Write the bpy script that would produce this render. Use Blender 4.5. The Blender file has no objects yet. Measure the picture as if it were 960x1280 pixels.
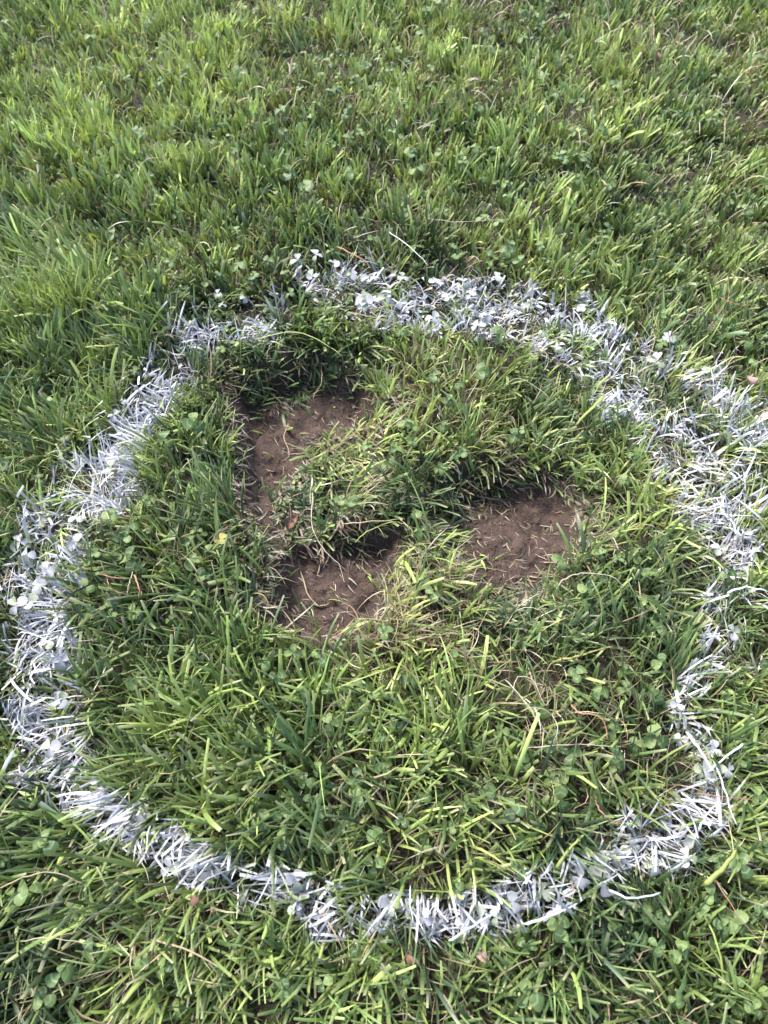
import bpy, math, random
import numpy as np
from mathutils import Vector, Matrix, Euler

S = bpy.context.scene
COL = S.collection
RNG = np.random.default_rng(11)
random.seed(5)
R = math.radians

# ------------------------------------------------------------------ camera, sky, sun, exposure
CAM_H, TILT, FPX = 0.74, R(30.0), 960.0          # height (m), tilt from straight down, focal length in photo pixels (960x1280)
cam_d = bpy.data.cameras.new('camera')
cam = bpy.data.objects.new('camera', cam_d)
COL.objects.link(cam)
cam.location = (0, 0, CAM_H)
cam.rotation_euler = (TILT, 0, 0)
cam_d.sensor_fit = 'VERTICAL'
cam_d.sensor_height = 36
cam_d.lens = FPX / 1280 * 36
cam_d.clip_start = 0.02
cam_d.clip_end = 400
cam_d.dof.use_dof = True
cam_d.dof.focus_distance = 0.80
cam_d.dof.aperture_fstop = 9
S.camera = cam

SUN_EL, SUN_AZ = R(50), (-0.62, 0.78)            # towards the sun: far side, left
W = bpy.data.worlds.new('World')
S.world = W
W.use_nodes = True
wn = W.node_tree
bg = wn.nodes['Background']
sky = wn.nodes.new('ShaderNodeTexSky')
sky.sky_type = 'NISHITA'
sky.sun_disc = False
sky.sun_elevation = SUN_EL
sky.sun_rotation = math.atan2(SUN_AZ[0], SUN_AZ[1])
sky.air_density = 1.0
sky.dust_density = 3.0
wn.links.new(sky.outputs[0], bg.inputs[0])
bg.inputs[1].default_value = 0.092
sun_d = bpy.data.lights.new('sun', 'SUN')
sun_d.energy = 1.5
sun_d.angle = R(12)
sun_d.color = (1.0, 0.95, 0.86)
sun = bpy.data.objects.new('sun', sun_d)
COL.objects.link(sun)
h = math.hypot(*SUN_AZ)
sdir = Vector((SUN_AZ[0] / h * math.cos(SUN_EL), SUN_AZ[1] / h * math.cos(SUN_EL), math.sin(SUN_EL)))
sun.rotation_euler = sdir.to_track_quat('Z', 'Y').to_euler()
S.view_settings.view_transform = 'Standard'
S.view_settings.look = 'None'
S.view_settings.gamma = 1
S.view_settings.exposure = 2.35

# ------------------------------------------------------------------ helpers
ct, st = math.cos(TILT), math.sin(TILT)
def P(px, py, z=0.0):
    """photo pixel -> point of the plane z (arrays or scalars)"""
    px = np.asarray(px, float); py = np.asarray(py, float)
    a = (px - 480) / FPX; b = (640 - py) / FPX
    rx, ry, rz = a, b * ct + st, b * st - ct
    k = (z - CAM_H) / rz
    return np.stack([rx * k, ry * k], -1)

def to_px(x, y, z=0.0):
    dy, dz = y, z - CAM_H
    dep = dy * st - dz * ct
    up = dy * ct + dz * st
    dep = np.maximum(dep, 0.02)
    return 480 + FPX * x / dep, 640 - FPX * up / dep

_lat = np.random.default_rng(3).random((8, 256, 256))
def vnoise(x, y, scale, k=0):
    u = np.asarray(x) / scale + 71.3; v = np.asarray(y) / scale + 37.7
    iu = np.floor(u).astype(int); iv = np.floor(v).astype(int)
    fu = u - iu; fv = v - iv
    fu = fu * fu * (3 - 2 * fu); fv = fv * fv * (3 - 2 * fv)
    L = _lat[k]
    a = L[iu % 256, iv % 256]; b = L[(iu + 1) % 256, iv % 256]
    c = L[iu % 256, (iv + 1) % 256]; d = L[(iu + 1) % 256, (iv + 1) % 256]
    return (a * (1 - fu) + b * fu) * (1 - fv) + (c * (1 - fu) + d * fu) * fv
def fbm(x, y, scale, k=0, o=3):
    s = 0; amp = 1; tot = 0
    for i in range(o):
        s = s + amp * vnoise(x, y, scale / 2 ** i, (k + i) % 8); tot += amp; amp *= .5
    return s / tot
def smooth(a, b, x):
    t = np.clip((x - a) / (b - a), 0, 1)
    return t * t * (3 - 2 * t)

def poly_sd(x, y, poly):
    """signed distance, positive inside"""
    x = np.asarray(x); y = np.asarray(y)
    d = np.full(x.shape, 1e9); ins = np.zeros(x.shape, bool)
    n = len(poly)
    for i in range(n):
        ax, ay = poly[i]; bx, by = poly[(i + 1) % n]
        ex, ey = bx - ax, by - ay
        t = np.clip(((x - ax) * ex + (y - ay) * ey) / (ex * ex + ey * ey), 0, 1)
        d = np.minimum(d, np.hypot(x - ax - t * ex, y - ay - t * ey))
        c = ((ay > y) != (by > y)) & (x < (bx - ax) * (y - ay) / (by - ay + 1e-12) + ax)
        ins ^= c
    return np.where(ins, d, -d)

def tag(o, label=None, cat=None, group=None, kind=None):
    if label: o['label'] = label
    if cat: o['category'] = cat
    if group: o['group'] = group
    if kind: o['kind'] = kind
    return o

def mesh_from(name, V, F4, mats, attrs=None, smooth_sh=True):
    """V (n,3), F4 (m,4) quads"""
    me = bpy.data.meshes.new(name)
    V = np.ascontiguousarray(V, np.float32); F4 = np.ascontiguousarray(F4, np.int32)
    me.vertices.add(len(V)); me.vertices.foreach_set('co', V.ravel())
    k = F4.shape[1]
    me.loops.add(F4.size); me.loops.foreach_set('vertex_index', F4.ravel())
    me.polygons.add(len(F4))
    me.polygons.foreach_set('loop_start', np.arange(len(F4), dtype=np.int32) * k)
    me.polygons.foreach_set('use_smooth', np.full(len(F4), smooth_sh))
    for nm, (typ, arr) in (attrs or {}).items():
        a = me.attributes.new(nm, typ, 'POINT')
        a.data.foreach_set('color' if 'COLOR' in typ else ('vector' if 'VECTOR' in typ else 'value'), np.ascontiguousarray(arr, np.float32).ravel())
    for m in mats: me.materials.append(m)
    me.update(calc_edges=True)
    return me
def link(name, me, parent=None):
    o = bpy.data.objects.new(name, me); COL.objects.link(o)
    if parent: o.parent = parent
    return o

# ------------------------------------------------------------------ materials
def new_mat(name):
    m = bpy.data.materials.new(name); m.use_nodes = True
    nt = m.node_tree; nt.nodes.clear()
    out = nt.nodes.new('ShaderNodeOutputMaterial')
    return m, nt, out
def node(nt, t, **kw):
    n = nt.nodes.new(t)
    for k, v in kw.items():
        if hasattr(n, k): setattr(n, k, v)
        else: n.inputs[k.replace('_', ' ')].default_value = v
    return n
def mixcol(nt, fac, a, b, mode='MIX'):
    n = nt.nodes.new('ShaderNodeMix'); n.data_type = 'RGBA'; n.blend_type = mode
    for s, v in ((n.inputs[0], fac), (n.inputs[6], a), (n.inputs[7], b)):
        if isinstance(v, bpy.types.NodeSocket): nt.links.new(v, s)
        elif isinstance(v, (int, float)): s.default_value = v
        else: s.default_value = (*v, 1)
    return n.outputs[2]
def math_n(nt, op, a, b=None, c=None):
    n = nt.nodes.new('ShaderNodeMath'); n.operation = op
    for i, v in enumerate((a, b, c)):
        if v is None: continue
        if isinstance(v, bpy.types.NodeSocket): nt.links.new(v, n.inputs[i])
        else: n.inputs[i].default_value = v
    return n.outputs[0]

PAINT = (0.54, 0.53, 0.585)
def leaf_shader(nt, out, col, rough=0.45, trans=0.3, bump=None, spec=0.5):
    pb = nt.nodes.new('ShaderNodeBsdfPrincipled')
    nt.links.new(col, pb.inputs['Base Color'])
    if isinstance(rough, bpy.types.NodeSocket): nt.links.new(rough, pb.inputs['Roughness'])
    else: pb.inputs['Roughness'].default_value = rough
    pb.inputs['Specular IOR Level'].default_value = spec
    tr = nt.nodes.new('ShaderNodeBsdfTranslucent')
    tc = mixcol(nt, 1.0, col, (1.0, 1.0, 0.55), 'MULTIPLY')
    nt.links.new(tc, tr.inputs[0])
    mx = nt.nodes.new('ShaderNodeMixShader')
    if isinstance(trans, bpy.types.NodeSocket): nt.links.new(trans, mx.inputs[0])
    else: mx.inputs[0].default_value = trans
    nt.links.new(pb.outputs[0], mx.inputs[1]); nt.links.new(tr.outputs[0], mx.inputs[2])
    nt.links.new(mx.outputs[0], out.inputs[0])
    if bump is not None:
        bn = nt.nodes.new('ShaderNodeBump'); bn.inputs['Strength'].default_value = 0.35; bn.inputs['Distance'].default_value = 0.0006
        nt.links.new(bump, bn.inputs['Height']); nt.links.new(bn.outputs[0], pb.inputs['Normal']); nt.links.new(bn.outputs[0], tr.inputs['Normal'])

def grass_material():
    m, nt, out = new_mat('grass_blade')
    ca = node(nt, 'ShaderNodeAttribute', attribute_name='blade_colour')
    ba = node(nt, 'ShaderNodeAttribute', attribute_name='blade')       # x along, y across, z random
    sep = nt.nodes.new('ShaderNodeSeparateXYZ'); nt.links.new(ba.outputs['Vector'], sep.inputs[0])
    # fine veins along the blade
    cmb = nt.nodes.new('ShaderNodeCombineXYZ')
    nt.links.new(math_n(nt, 'MULTIPLY', sep.outputs[0], 2.5), cmb.inputs[0])
    nt.links.new(math_n(nt, 'MULTIPLY', sep.outputs[1], 9.0), cmb.inputs[1])
    nt.links.new(math_n(nt, 'MULTIPLY', sep.outputs[2], 90.0), cmb.inputs[2])
    vn = node(nt, 'ShaderNodeTexNoise'); vn.inputs['Scale'].default_value = 1.0; vn.inputs['Detail'].default_value = 2
    nt.links.new(cmb.outputs[0], vn.inputs['Vector'])
    vein = math_n(nt, 'MULTIPLY_ADD', vn.outputs[0], 0.9, 0.55)
    c1 = mixcol(nt, 1.0, ca.outputs['Color'], (1, 1, 1), 'MULTIPLY')
    vm = nt.nodes.new('ShaderNodeVectorMath'); vm.operation = 'SCALE'
    nt.links.new(c1, vm.inputs[0]); nt.links.new(vein, vm.inputs['Scale'])
    # paint coverage: painted amount against fine spatter
    tc = nt.nodes.new('ShaderNodeTexCoord')
    pn = node(nt, 'ShaderNodeTexNoise'); pn.inputs['Scale'].default_value = 420; pn.inputs['Detail'].default_value = 4
    nt.links.new(tc.outputs['Object'], pn.inputs['Vector'])
    amt = math_n(nt, 'ADD', ca.outputs['Alpha'], pn.outputs[0])
    mr = nt.nodes.new('ShaderNodeMapRange'); mr.inputs[1].default_value = 0.80; mr.inputs[2].default_value = 1.16
    nt.links.new(amt, mr.inputs[0])
    pn2 = node(nt, 'ShaderNodeTexNoise'); pn2.inputs['Scale'].default_value = 120
    nt.links.new(tc.outputs['Object'], pn2.inputs['Vector'])
    pc = mixcol(nt, pn2.outputs[0], (PAINT[0] * .62, PAINT[1] * .66, PAINT[2] * .68), (PAINT[0] * 1.2, PAINT[1] * 1.2, PAINT[2] * 1.2))
    pf = math_n(nt, 'MULTIPLY', mr.outputs[0], 0.93)
    col = mixcol(nt, pf, vm.outputs[0], pc)
    rough = math_n(nt, 'MULTIPLY_ADD', mr.outputs[0], 0.3, 0.42)
    trans = math_n(nt, 'MULTIPLY_ADD', mr.outputs[0], -0.16, 0.22)
    leaf_shader(nt, out, col, rough, trans, vn.outputs[0], 0.45)
    return m
MAT_GRASS = grass_material()

def soil_material(name, a, b, c, fine=700):
    m, nt, out = new_mat(name)
    tc = nt.nodes.new('ShaderNodeTexCoord')
    n1 = node(nt, 'ShaderNodeTexNoise'); n1.inputs['Scale'].default_value = 45; n1.inputs['Detail'].default_value = 6
    n2 = node(nt, 'ShaderNodeTexNoise'); n2.inputs['Scale'].default_value = fine; n2.inputs['Detail'].default_value = 3
    for n in (n1, n2): nt.links.new(tc.outputs['Object'], n.inputs['Vector'])
    rp = nt.nodes.new('ShaderNodeValToRGB')
    rp.color_ramp.elements[0].position = .32; rp.color_ramp.elements[0].color = (*a, 1)
    rp.color_ramp.elements[1].position = .7; rp.color_ramp.elements[1].color = (*c, 1)
    e = rp.color_ramp.elements.new(.5); e.color = (*b, 1)
    nt.links.new(math_n(nt, 'MULTIPLY_ADD', n2.outputs[0], .45, math_n(nt, 'MULTIPLY', n1.outputs[0], .55)), rp.inputs[0])
    pb = nt.nodes.new('ShaderNodeBsdfPrincipled')
    nt.links.new(rp.outputs[0], pb.inputs['Base Color'])
    pb.inputs['Roughness'].default_value = .8
    pb.inputs['Specular IOR Level'].default_value = .3
    bn = nt.nodes.new('ShaderNodeBump'); bn.inputs['Strength'].default_value = 1.0; bn.inputs['Distance'].default_value = .0025
    nt.links.new(n2.outputs[0], bn.inputs['Height']); nt.links.new(bn.outputs[0], pb.inputs['Normal'])
    nt.links.new(pb.outputs[0], out.inputs[0])
    return m
MAT_SOIL = soil_material('bare_soil', (.026, .0165, .014), (.058, .037, .031), (.115, .078, .065))
MAT_CRUMB = soil_material('earth_crumb', (.05, .034, .028), (.095, .066, .055), (.20, .15, .12))
MAT_GROUND = soil_material('turf_soil', (.014, .013, .009), (.028, .025, .015), (.05, .043, .025), 400)

def clover_material(name, painted):
    m, nt, out = new_mat(name)
    tc = nt.nodes.new('ShaderNodeTexCoord')
    oi0 = nt.nodes.new('ShaderNodeObjectInfo')
    geo = nt.nodes.new('ShaderNodeNewGeometry')
    class _O: pass
    oi = _O(); oi.outputs = {'Random': math_n(nt, 'FRACT', math_n(nt, 'ADD', oi0.outputs['Random'], geo.outputs['Random Per Island']))}
    base = mixcol(nt, oi.outputs['Random'], (.050, .095, .035), (.17, .24, .075))
    # pale chevron on each leaflet, leaflet runs along +y from 0 to 1 (local units scaled)
    at = node(nt, 'ShaderNodeAttribute', attribute_name='leaf_uv')
    sp = nt.nodes.new('ShaderNodeSeparateXYZ'); nt.links.new(at.outputs['Vector'], sp.inputs[0])
    ax = math_n(nt, 'ABSOLUTE', sp.outputs[0])
    d = math_n(nt, 'ABSOLUTE', math_n(nt, 'SUBTRACT', math_n(nt, 'ADD', sp.outputs[1], math_n(nt, 'MULTIPLY', ax, .5)), .58))
    mr = nt.nodes.new('ShaderNodeMapRange'); mr.inputs[1].default_value = .10; mr.inputs[2].default_value = .02; mr.inputs[3].default_value = 0; mr.inputs[4].default_value = .6
    nt.links.new(d, mr.inputs[0])
    c = mixcol(nt, mr.outputs[0], base, (.26, .34, .20))
    wv = node(nt, 'ShaderNodeTexNoise'); wv.inputs['Scale'].default_value = 6; wv.inputs['Detail'].default_value = 3
    vv = nt.nodes.new('ShaderNodeCombineXYZ')
    nt.links.new(math_n(nt, 'MULTIPLY', math_n(nt, 'SUBTRACT', sp.outputs[1], ax), 3.0), vv.inputs[0]); nt.links.new(oi.outputs['Random'], vv.inputs[2])
    nt.links.new(vv.outputs[0], wv.inputs['Vector'])
    c = mixcol(nt, math_n(nt, 'MULTIPLY', wv.outputs[0], .35), c, (.03, .07, .02))
    if painted:
        pn = node(nt, 'ShaderNodeTexNoise'); pn.inputs['Scale'].default_value = 260; pn.inputs['Detail'].default_value = 3
        nt.links.new(tc.outputs['Object'], pn.inputs['Vector'])
        r2 = nt.nodes.new('ShaderNodeMapRange'); r2.inputs[1].default_value = 0; r2.inputs[2].default_value = .16; r2.inputs[4].default_value = .95
        nt.links.new(math_n(nt, 'SUBTRACT', pn.outputs[0], math_n(nt, 'MULTIPLY_ADD', oi.outputs['Random'], .22, .26)), r2.inputs[0])
        c = mixcol(nt, r2.outputs[0], c, mixcol(nt, oi.outputs['Random'], (.32, .32, .37), (.49, .47, .52)))
    leaf_shader(nt, out, c, .55 if not painted else .65, .22 if not painted else .1, wv.outputs[0], .35)
    return m
MAT_CLOVER = clover_material('clover_green', False)
MAT_CLOVER_P = clover_material('clover_painted', True)

def plain_leaf_mat(name, a, b, rough=.6, trans=.15, scale=120):
    m, nt, out = new_mat(name)
    tc = nt.nodes.new('ShaderNodeTexCoord')
    n = node(nt, 'ShaderNodeTexNoise'); n.inputs['Scale'].default_value = scale; n.inputs['Detail'].default_value = 5
    nt.links.new(tc.outputs['Object'], n.inputs['Vector'])
    leaf_shader(nt, out, mixcol(nt, n.outputs[0], a, b), rough, trans, n.outputs[0], .35)
    return m
MAT_STEM = plain_leaf_mat('clover_stalk', (.08, .14, .04), (.16, .20, .08))
MAT_STRAW = plain_leaf_mat('dry_straw', (.22, .17, .10), (.46, .37, .24))
MAT_REDSTRAW = plain_leaf_mat('reddish_straw', (.22, .10, .06), (.42, .24, .16))
MAT_PALE = plain_leaf_mat('pale_straw', (.30, .26, .20), (.56, .50, .40))
MAT_WHITE = plain_leaf_mat('painted_stalk', (.20, .26, .20), (.74, .74, .80), .6, .1, 300)
MAT_DEAD = plain_leaf_mat('dead_leaf', (.06, .03, .02), (.28, .15, .10), .7, .1, 300)
MAT_PINK = plain_leaf_mat('pink_leaf', (.16, .09, .08), (.44, .28, .26), .7, .1, 280)
MAT_YELLOW = plain_leaf_mat('yellow_leaf', (.16, .15, .04), (.34, .31, .10))
MAT_YGREEN = plain_leaf_mat('yellow_green_blade', (.16, .22, .05), (.34, .36, .12))

# ------------------------------------------------------------------ the ground: turf level with trodden hollows
def poly(pts, z=-0.01): return [tuple(p) for p in P([p[0] for p in pts], [p[1] for p in pts], z)]
BASINS = [   # outline in the photo, depth, wall width
    (poly([(285, 468), (320, 458), (400, 445), (462, 468), (478, 520), (470, 575), (440, 640), (400, 690), (345, 700), (305, 660), (292, 590), (292, 520)]), .049, .026),
    (poly([(338, 680), (400, 660), (470, 650), (510, 660), (505, 730), (480, 790), (400, 812), (350, 800), (335, 750)]), .037, .028),
    (poly([(525, 640), (560, 590), (620, 570), (690, 590), (725, 630), (735, 700), (700, 780), (620, 800), (570, 760), (540, 700)]), .047, .034),
]
BARE = [     # where the soil shows
    poly([(286, 488), (335, 496), (400, 476), (450, 480), (464, 515), (430, 540), (390, 548), (360, 590), (338, 610), (342, 650), (348, 690), (322, 680), (302, 630), (300, 560), (288, 520)], -.02),
    poly([(342, 692), (400, 686), (440, 680), (500, 662), (500, 685), (478, 708), (470, 775), (436, 798), (380, 806), (350, 798), (340, 760)], -.02),
    poly([(570, 692), (580, 645), (640, 600), (700, 615), (716, 660), (712, 706), (676, 724), (620, 728), (577, 726)], -.02),
]
def hollow_depth(x, y):
    z = np.zeros(np.shape(x))
    for pl, D, w in BASINS:
        pc = np.array(pl); cx, cy = pc.mean(0); ex = np.ptp(pc[:, 0]); ey = np.ptp(pc[:, 1])
        sd = poly_sd(x, y, pl)
        g = np.clip(.5 - (x - cx) / ex * .5 + (y - cy) / ey * .8, 0, 1)
        z = np.maximum(z, D * smooth(-.004, w, sd) * (.32 + .68 * g))
    return z
def ground_z(x, y):
    z = (fbm(x, y, .16, 0) - .5) * .026 + (fbm(x, y, .07, 3, 2) - .5) * .012 + (fbm(x, y, .035, 2) - .5) * .008
    return z - hollow_depth(x, y)
def bare_sd(x, y):
    d = np.full(np.shape(x), -1e9)
    for pl in BARE: d = np.maximum(d, poly_sd(x, y, pl))
    return d

def soil_rough(x, y):
    k = smooth(-.012, .006, bare_sd(x, y))
    rough = (fbm(x, y, .026, 1, 5) - .5) * .017
    ridged = np.abs(fbm(x + y * .4, y - x * .3, .018, 4, 3) - .5) * .012
    return k * (rough + ridged)
def build_ground():
    # inner sheet 4 mm grid, hollows cut out of it and re-made finer
    def grid(xs, ys, zf):
        X, Y = np.meshgrid(xs, ys, indexing='ij')
        Z = zf(X, Y)
        V = np.stack([X, Y, Z], -1).reshape(-1, 3)
        n, m = len(xs), len(ys)
        i, j = np.meshgrid(np.arange(n - 1), np.arange(m - 1), indexing='ij')
        a = (i * m + j).ravel()
        F = np.stack([a, a + m, a + m + 1, a + 1], -1)
        return V, F
    # one sheet out to the horizon: fine in the middle, coarse outside
    def axis(lo, hi, step):
        inner = np.arange(lo, hi + step / 2, step)
        grow = np.array([.02, .06, .15, .4, 1, 2.5, 6, 14, 30, 60])
        return np.concatenate([lo - grow[::-1], inner, hi + grow])
    step = .005
    xs = axis(-1.1, 1.1, step); ys = axis(-.5, 2.0, step)
    cells = []
    cut = np.array([[-.25, .30], [.25, .30], [.25, .68], [-.25, .68]])
    V, F = grid(xs, ys, ground_z)
    cx = V[F].mean(1)
    x0, x1, y0, y1 = -.25, .25, .25, .75
    inside = (cx[:, 0] > x0) & (cx[:, 0] < x1) & (cx[:, 1] > y0) & (cx[:, 1] < y1)
    g = link('ground', mesh_from('ground', V, F[~inside], [MAT_GROUND]))
    tag(g, kind='structure')
    # fine patch, same rectangle (snapped to the coarse lines)
    ix = xs[(xs > x0 - step * .6) & (xs < x1 + step * .6)]; iy = ys[(ys > y0 - step * .6) & (ys < y1 + step * .6)]
    sel = cx[inside]
    bx0, bx1 = sel[:, 0].min() - step / 2, sel[:, 0].max() + step / 2
    by0, by1 = sel[:, 1].min() - step / 2, sel[:, 1].max() + step / 2
    def zf(x, y):
        return ground_z(x, y) + soil_rough(x, y)
    fs = .00125
    V, F = grid(np.linspace(bx0, bx1, int(round((bx1 - bx0) / fs)) + 1), np.linspace(by0, by1, int(round((by1 - by0) / fs)) + 1), zf)
    c = V[F].mean(1)
    owner = np.full(len(F), -1)
    for i, pl in enumerate(BARE):
        owner[(poly_sd(c[:, 0], c[:, 1], pl) > -.006 + .008 * (fbm(c[:, 0], c[:, 1], .012, 6) - .5)) & (owner < 0)] = i
    labs = ['bare dark soil of the upper left hollow under overhanging turf', 'bare brown soil of the lower left hollow with a buried root', 'bare soil of the right hollow sprinkled with pale straw bits']
    for i in range(-1, 3):
        f = F[owner == i]
        used, inv = np.unique(f, return_inverse=True)
        me = mesh_from('hollow', V[used], inv.reshape(-1, 4), [MAT_SOIL if i >= 0 else MAT_GROUND])
        o = link('soil_hollow' if i >= 0 else 'ground', me)
        tag(o, labs[i] if i >= 0 else None, kind='structure')
build_ground()

# ------------------------------------------------------------------ the painted ring (centre line traced in the photo: x, y, half width, density)
RING = [(378, 335, 22, .9), (430, 350, 36, 1), (500, 365, 36, 1), (570, 362, 37, 1), (640, 375, 38, .85), (700, 395, 40, .8), (760, 430, 44, .75),
        (800, 470, 46, .75), (830, 520, 46, .8), (860, 570, 48, .72), (890, 620, 48, .70), (912, 665, 44, .68), (918, 710, 40, .62), (915, 750, 30, .5),
        (915, 790, 32, .6), (890, 830, 30, .35), (856, 865, 16, .4), (860, 900, 20, .55), (885, 940, 30, .85), (890, 985, 32, .85), (880, 1025, 36, .85),
        (840, 1060, 40, .8), (780, 1080, 38, .8), (720, 1095, 35, .65), (680, 1120, 34, .85), (620, 1142, 32, .9), (560, 1150, 32, .9), (500, 1145, 34, .9),
        (440, 1140, 34, .85), (390, 1132, 36, .85), (340, 1110, 33, .65), (290, 1095, 32, .7), (240, 1078, 36, .95), (190, 1050, 36, .9), (140, 1020, 34, .9),
        (95, 985, 42, .9), (60, 940, 46, .9), (42, 890, 46, .9), (38, 840, 44, .9), (42, 790, 44, 1), (50, 740, 42, 1), (58, 690, 46, .95), (75, 640, 46, .9),
        (105, 590, 46, .85), (145, 550, 40, .8), (175, 505, 35, .9), (200, 465, 33, .9), (220, 430, 31, .75), (240, 395, 30, .7), (275, 378, 32, .6), (308, 388, 34, .5)]
CANOPY = .030
SPECKLE = [(945, 590, 45, 120, .36), (945, 720, 60, 60, .42), (930, 800, 50, 60, .42), (880, 480, 50, 60, .42), (330, 385, 40, 35, .4), (720, 380, 50, 30, .36), (20, 950, 30, 40, .3), (130, 600, 50, 50, .4), (790, 1045, 60, 45, .42)]
def ring_amount(x, y):
    """0..1 painted coverage at a canopy position, in the plane of the grass tips"""
    px, py = to_px(np.asarray(x), np.asarray(y), CANOPY)
    best = np.zeros(px.shape)
    wob = .58 + .70 * fbm(x, y, .040, 1, 3)
    for a, b in zip(RING[:-1], RING[1:]):
        ex, ey = b[0] - a[0], b[1] - a[1]
        t = np.clip(((px - a[0]) * ex + (py - a[1]) * ey) / (ex * ex + ey * ey), 0, 1)
        d = np.hypot(px - a[0] - t * ex, py - a[1] - t * ey)
        w = a[2] + (b[2] - a[2]) * t; q = a[3] + (b[3] - a[3]) * t
        best = np.maximum(best, q * (1 - smooth(.45, 1.25, d / (w * wob))))
    for cx_, cy_, rx_, ry_, a_ in SPECKLE:
        r_ = np.hypot((px - cx_) / rx_, (py - cy_) / ry_)
        best = np.maximum(best, a_ * (1 - smooth(.3, 1.1, r_)) * (.35 + 1.1 * fbm(x, y, .018, 5, 2)))
    return best

# ------------------------------------------------------------------ grass
LEAN = [  # photo x, y, lean direction (right, away), tilt 0..1, length factor, yellowness, dry share
    (80, 60, -.2, .8, .25, 1.0, .7, .12), (300, 90, -.2, .8, .2, 1.0, .8, .10), (500, 60, .3, .5, .3, .95, .55, .14), (700, 90, .0, .8, .25, .9, .6, .12),
    (900, 60, .5, .5, .4, .95, .5, .18), (850, 180, .8, .1, .45, .9, .3, .12), (600, 200, -.1, .8, .15, .95, .6, .08), (400, 200, -.1, .4, .25, .95, .6, .08),
    (100, 180, -.4, .8, .3, 1.05, .8, .05), (90, 290, -.9, .5, .55, 1.25, .45, .03), (230, 260, -.7, .5, .35, 1.1, .6, .05), (80, 430, -.4, .9, .25, 1.3, .75, .03),
    (20, 560, -.8, .5, .45, 1.2, .5, .05), (700, 290, .0, .7, .2, .9, .6, .06), (900, 330, .3, .6, .3, .9, .5, .08), (350, 300, .2, .3, .3, 1.0, .4, .12),
    (330, 405, .0, -1, .7, 1.1, .15, .04), (430, 430, .2, -.9, .45, 1.1, .4, .06), (250, 470, -.2, -.2, .3, 1.0, .3, .08), (230, 590, -.7, .3, .35, 1.1, .55, .08),
    (560, 480, .1, .7, .2, .85, .75, .16), (700, 480, .2, .6, .25, .8, .6, .10), (560, 580, .2, -.9, .5, 1.0, .05, .03), (520, 620, -.2, -.3, .5, 1.0, .1, .05),
    (640, 560, .3, -.6, .4, .9, .4, .15), (760, 600, .5, -.2, .35, .95, .65, .10), (760, 720, -.5, .4, .4, 1.0, .45, .12), (400, 620, .6, -.5, .55, .85, .1, .10),
    (460, 560, .8, -.5, .65, .8, 1.0, .45), (540, 700, .5, -.5, .45, 1.0, 1.15, .40), (500, 520, .2, .2, .3, .9, 1.1, .25), (510, 790, .4, -.3, .4, 1.0, 1.05, .3), (510, 700, .8, -.7, .65, .95, .7, .45), (560, 790, -.4, .6, .4, 1.05, .8, .28), (650, 760, .9, -.5, .85, .9, .15, .28),
    (720, 680, .8, -.4, .7, .85, .6, .35), (400, 850, -.5, .3, .3, 1.15, .5, .06), (200, 760, -.7, .2, .4, 1.15, .5, .08), (250, 930, -.9, .25, .4, 1.4, .45, .03),
    (380, 1000, -.7, .3, .35, 1.35, .4, .03), (600, 880, -.1, .3, .3, 1.05, .5, .16), (690, 860, -.2, .2, .45, 1.0, .4, .28), (560, 1000, .2, .0, .35, 1.15, .5, .10),
    (760, 960, -.3, .1, .4, 1.05, .15, .12), (860, 780, .4, .3, .4, 1.0, .2, .10), (930, 930, .5, .1, .4, 1.1, .3, .06), (90, 1130, -.7, -.5, .55, 1.2, .3, .10),
    (250, 1210, -.5, -.5, .55, 1.15, .3, .14), (450, 1240, -.2, -.6, .45, 1.1, .35, .14), (650, 1220, -.3, -.2, .4, 1.05, .25, .06), (850, 1180, -.5, .5, .45, 1.15, .35, .06),
    (930, 1080, .6, -.2, .45, 1.15, .4, .08), (940, 1260, -.4, .2, .5, 1.2, .3, .10)]
_lp = P([a[0] for a in LEAN], [a[1] for a in LEAN], .02)
_lv = np.array([[a[2], a[3], a[4], a[5], a[6], a[7]] for a in LEAN])
def lean_field(x, y):
    out = np.zeros((len(x), 6)); ws = np.zeros(len(x))
    for (qx, qy), v in zip(_lp, _lv):
        w = 1 / ((x - qx) ** 2 + (y - qy) ** 2 + .0009) ** 1.6
        ws += w; out += w[:, None] * v
    return out / ws[:, None]

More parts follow.
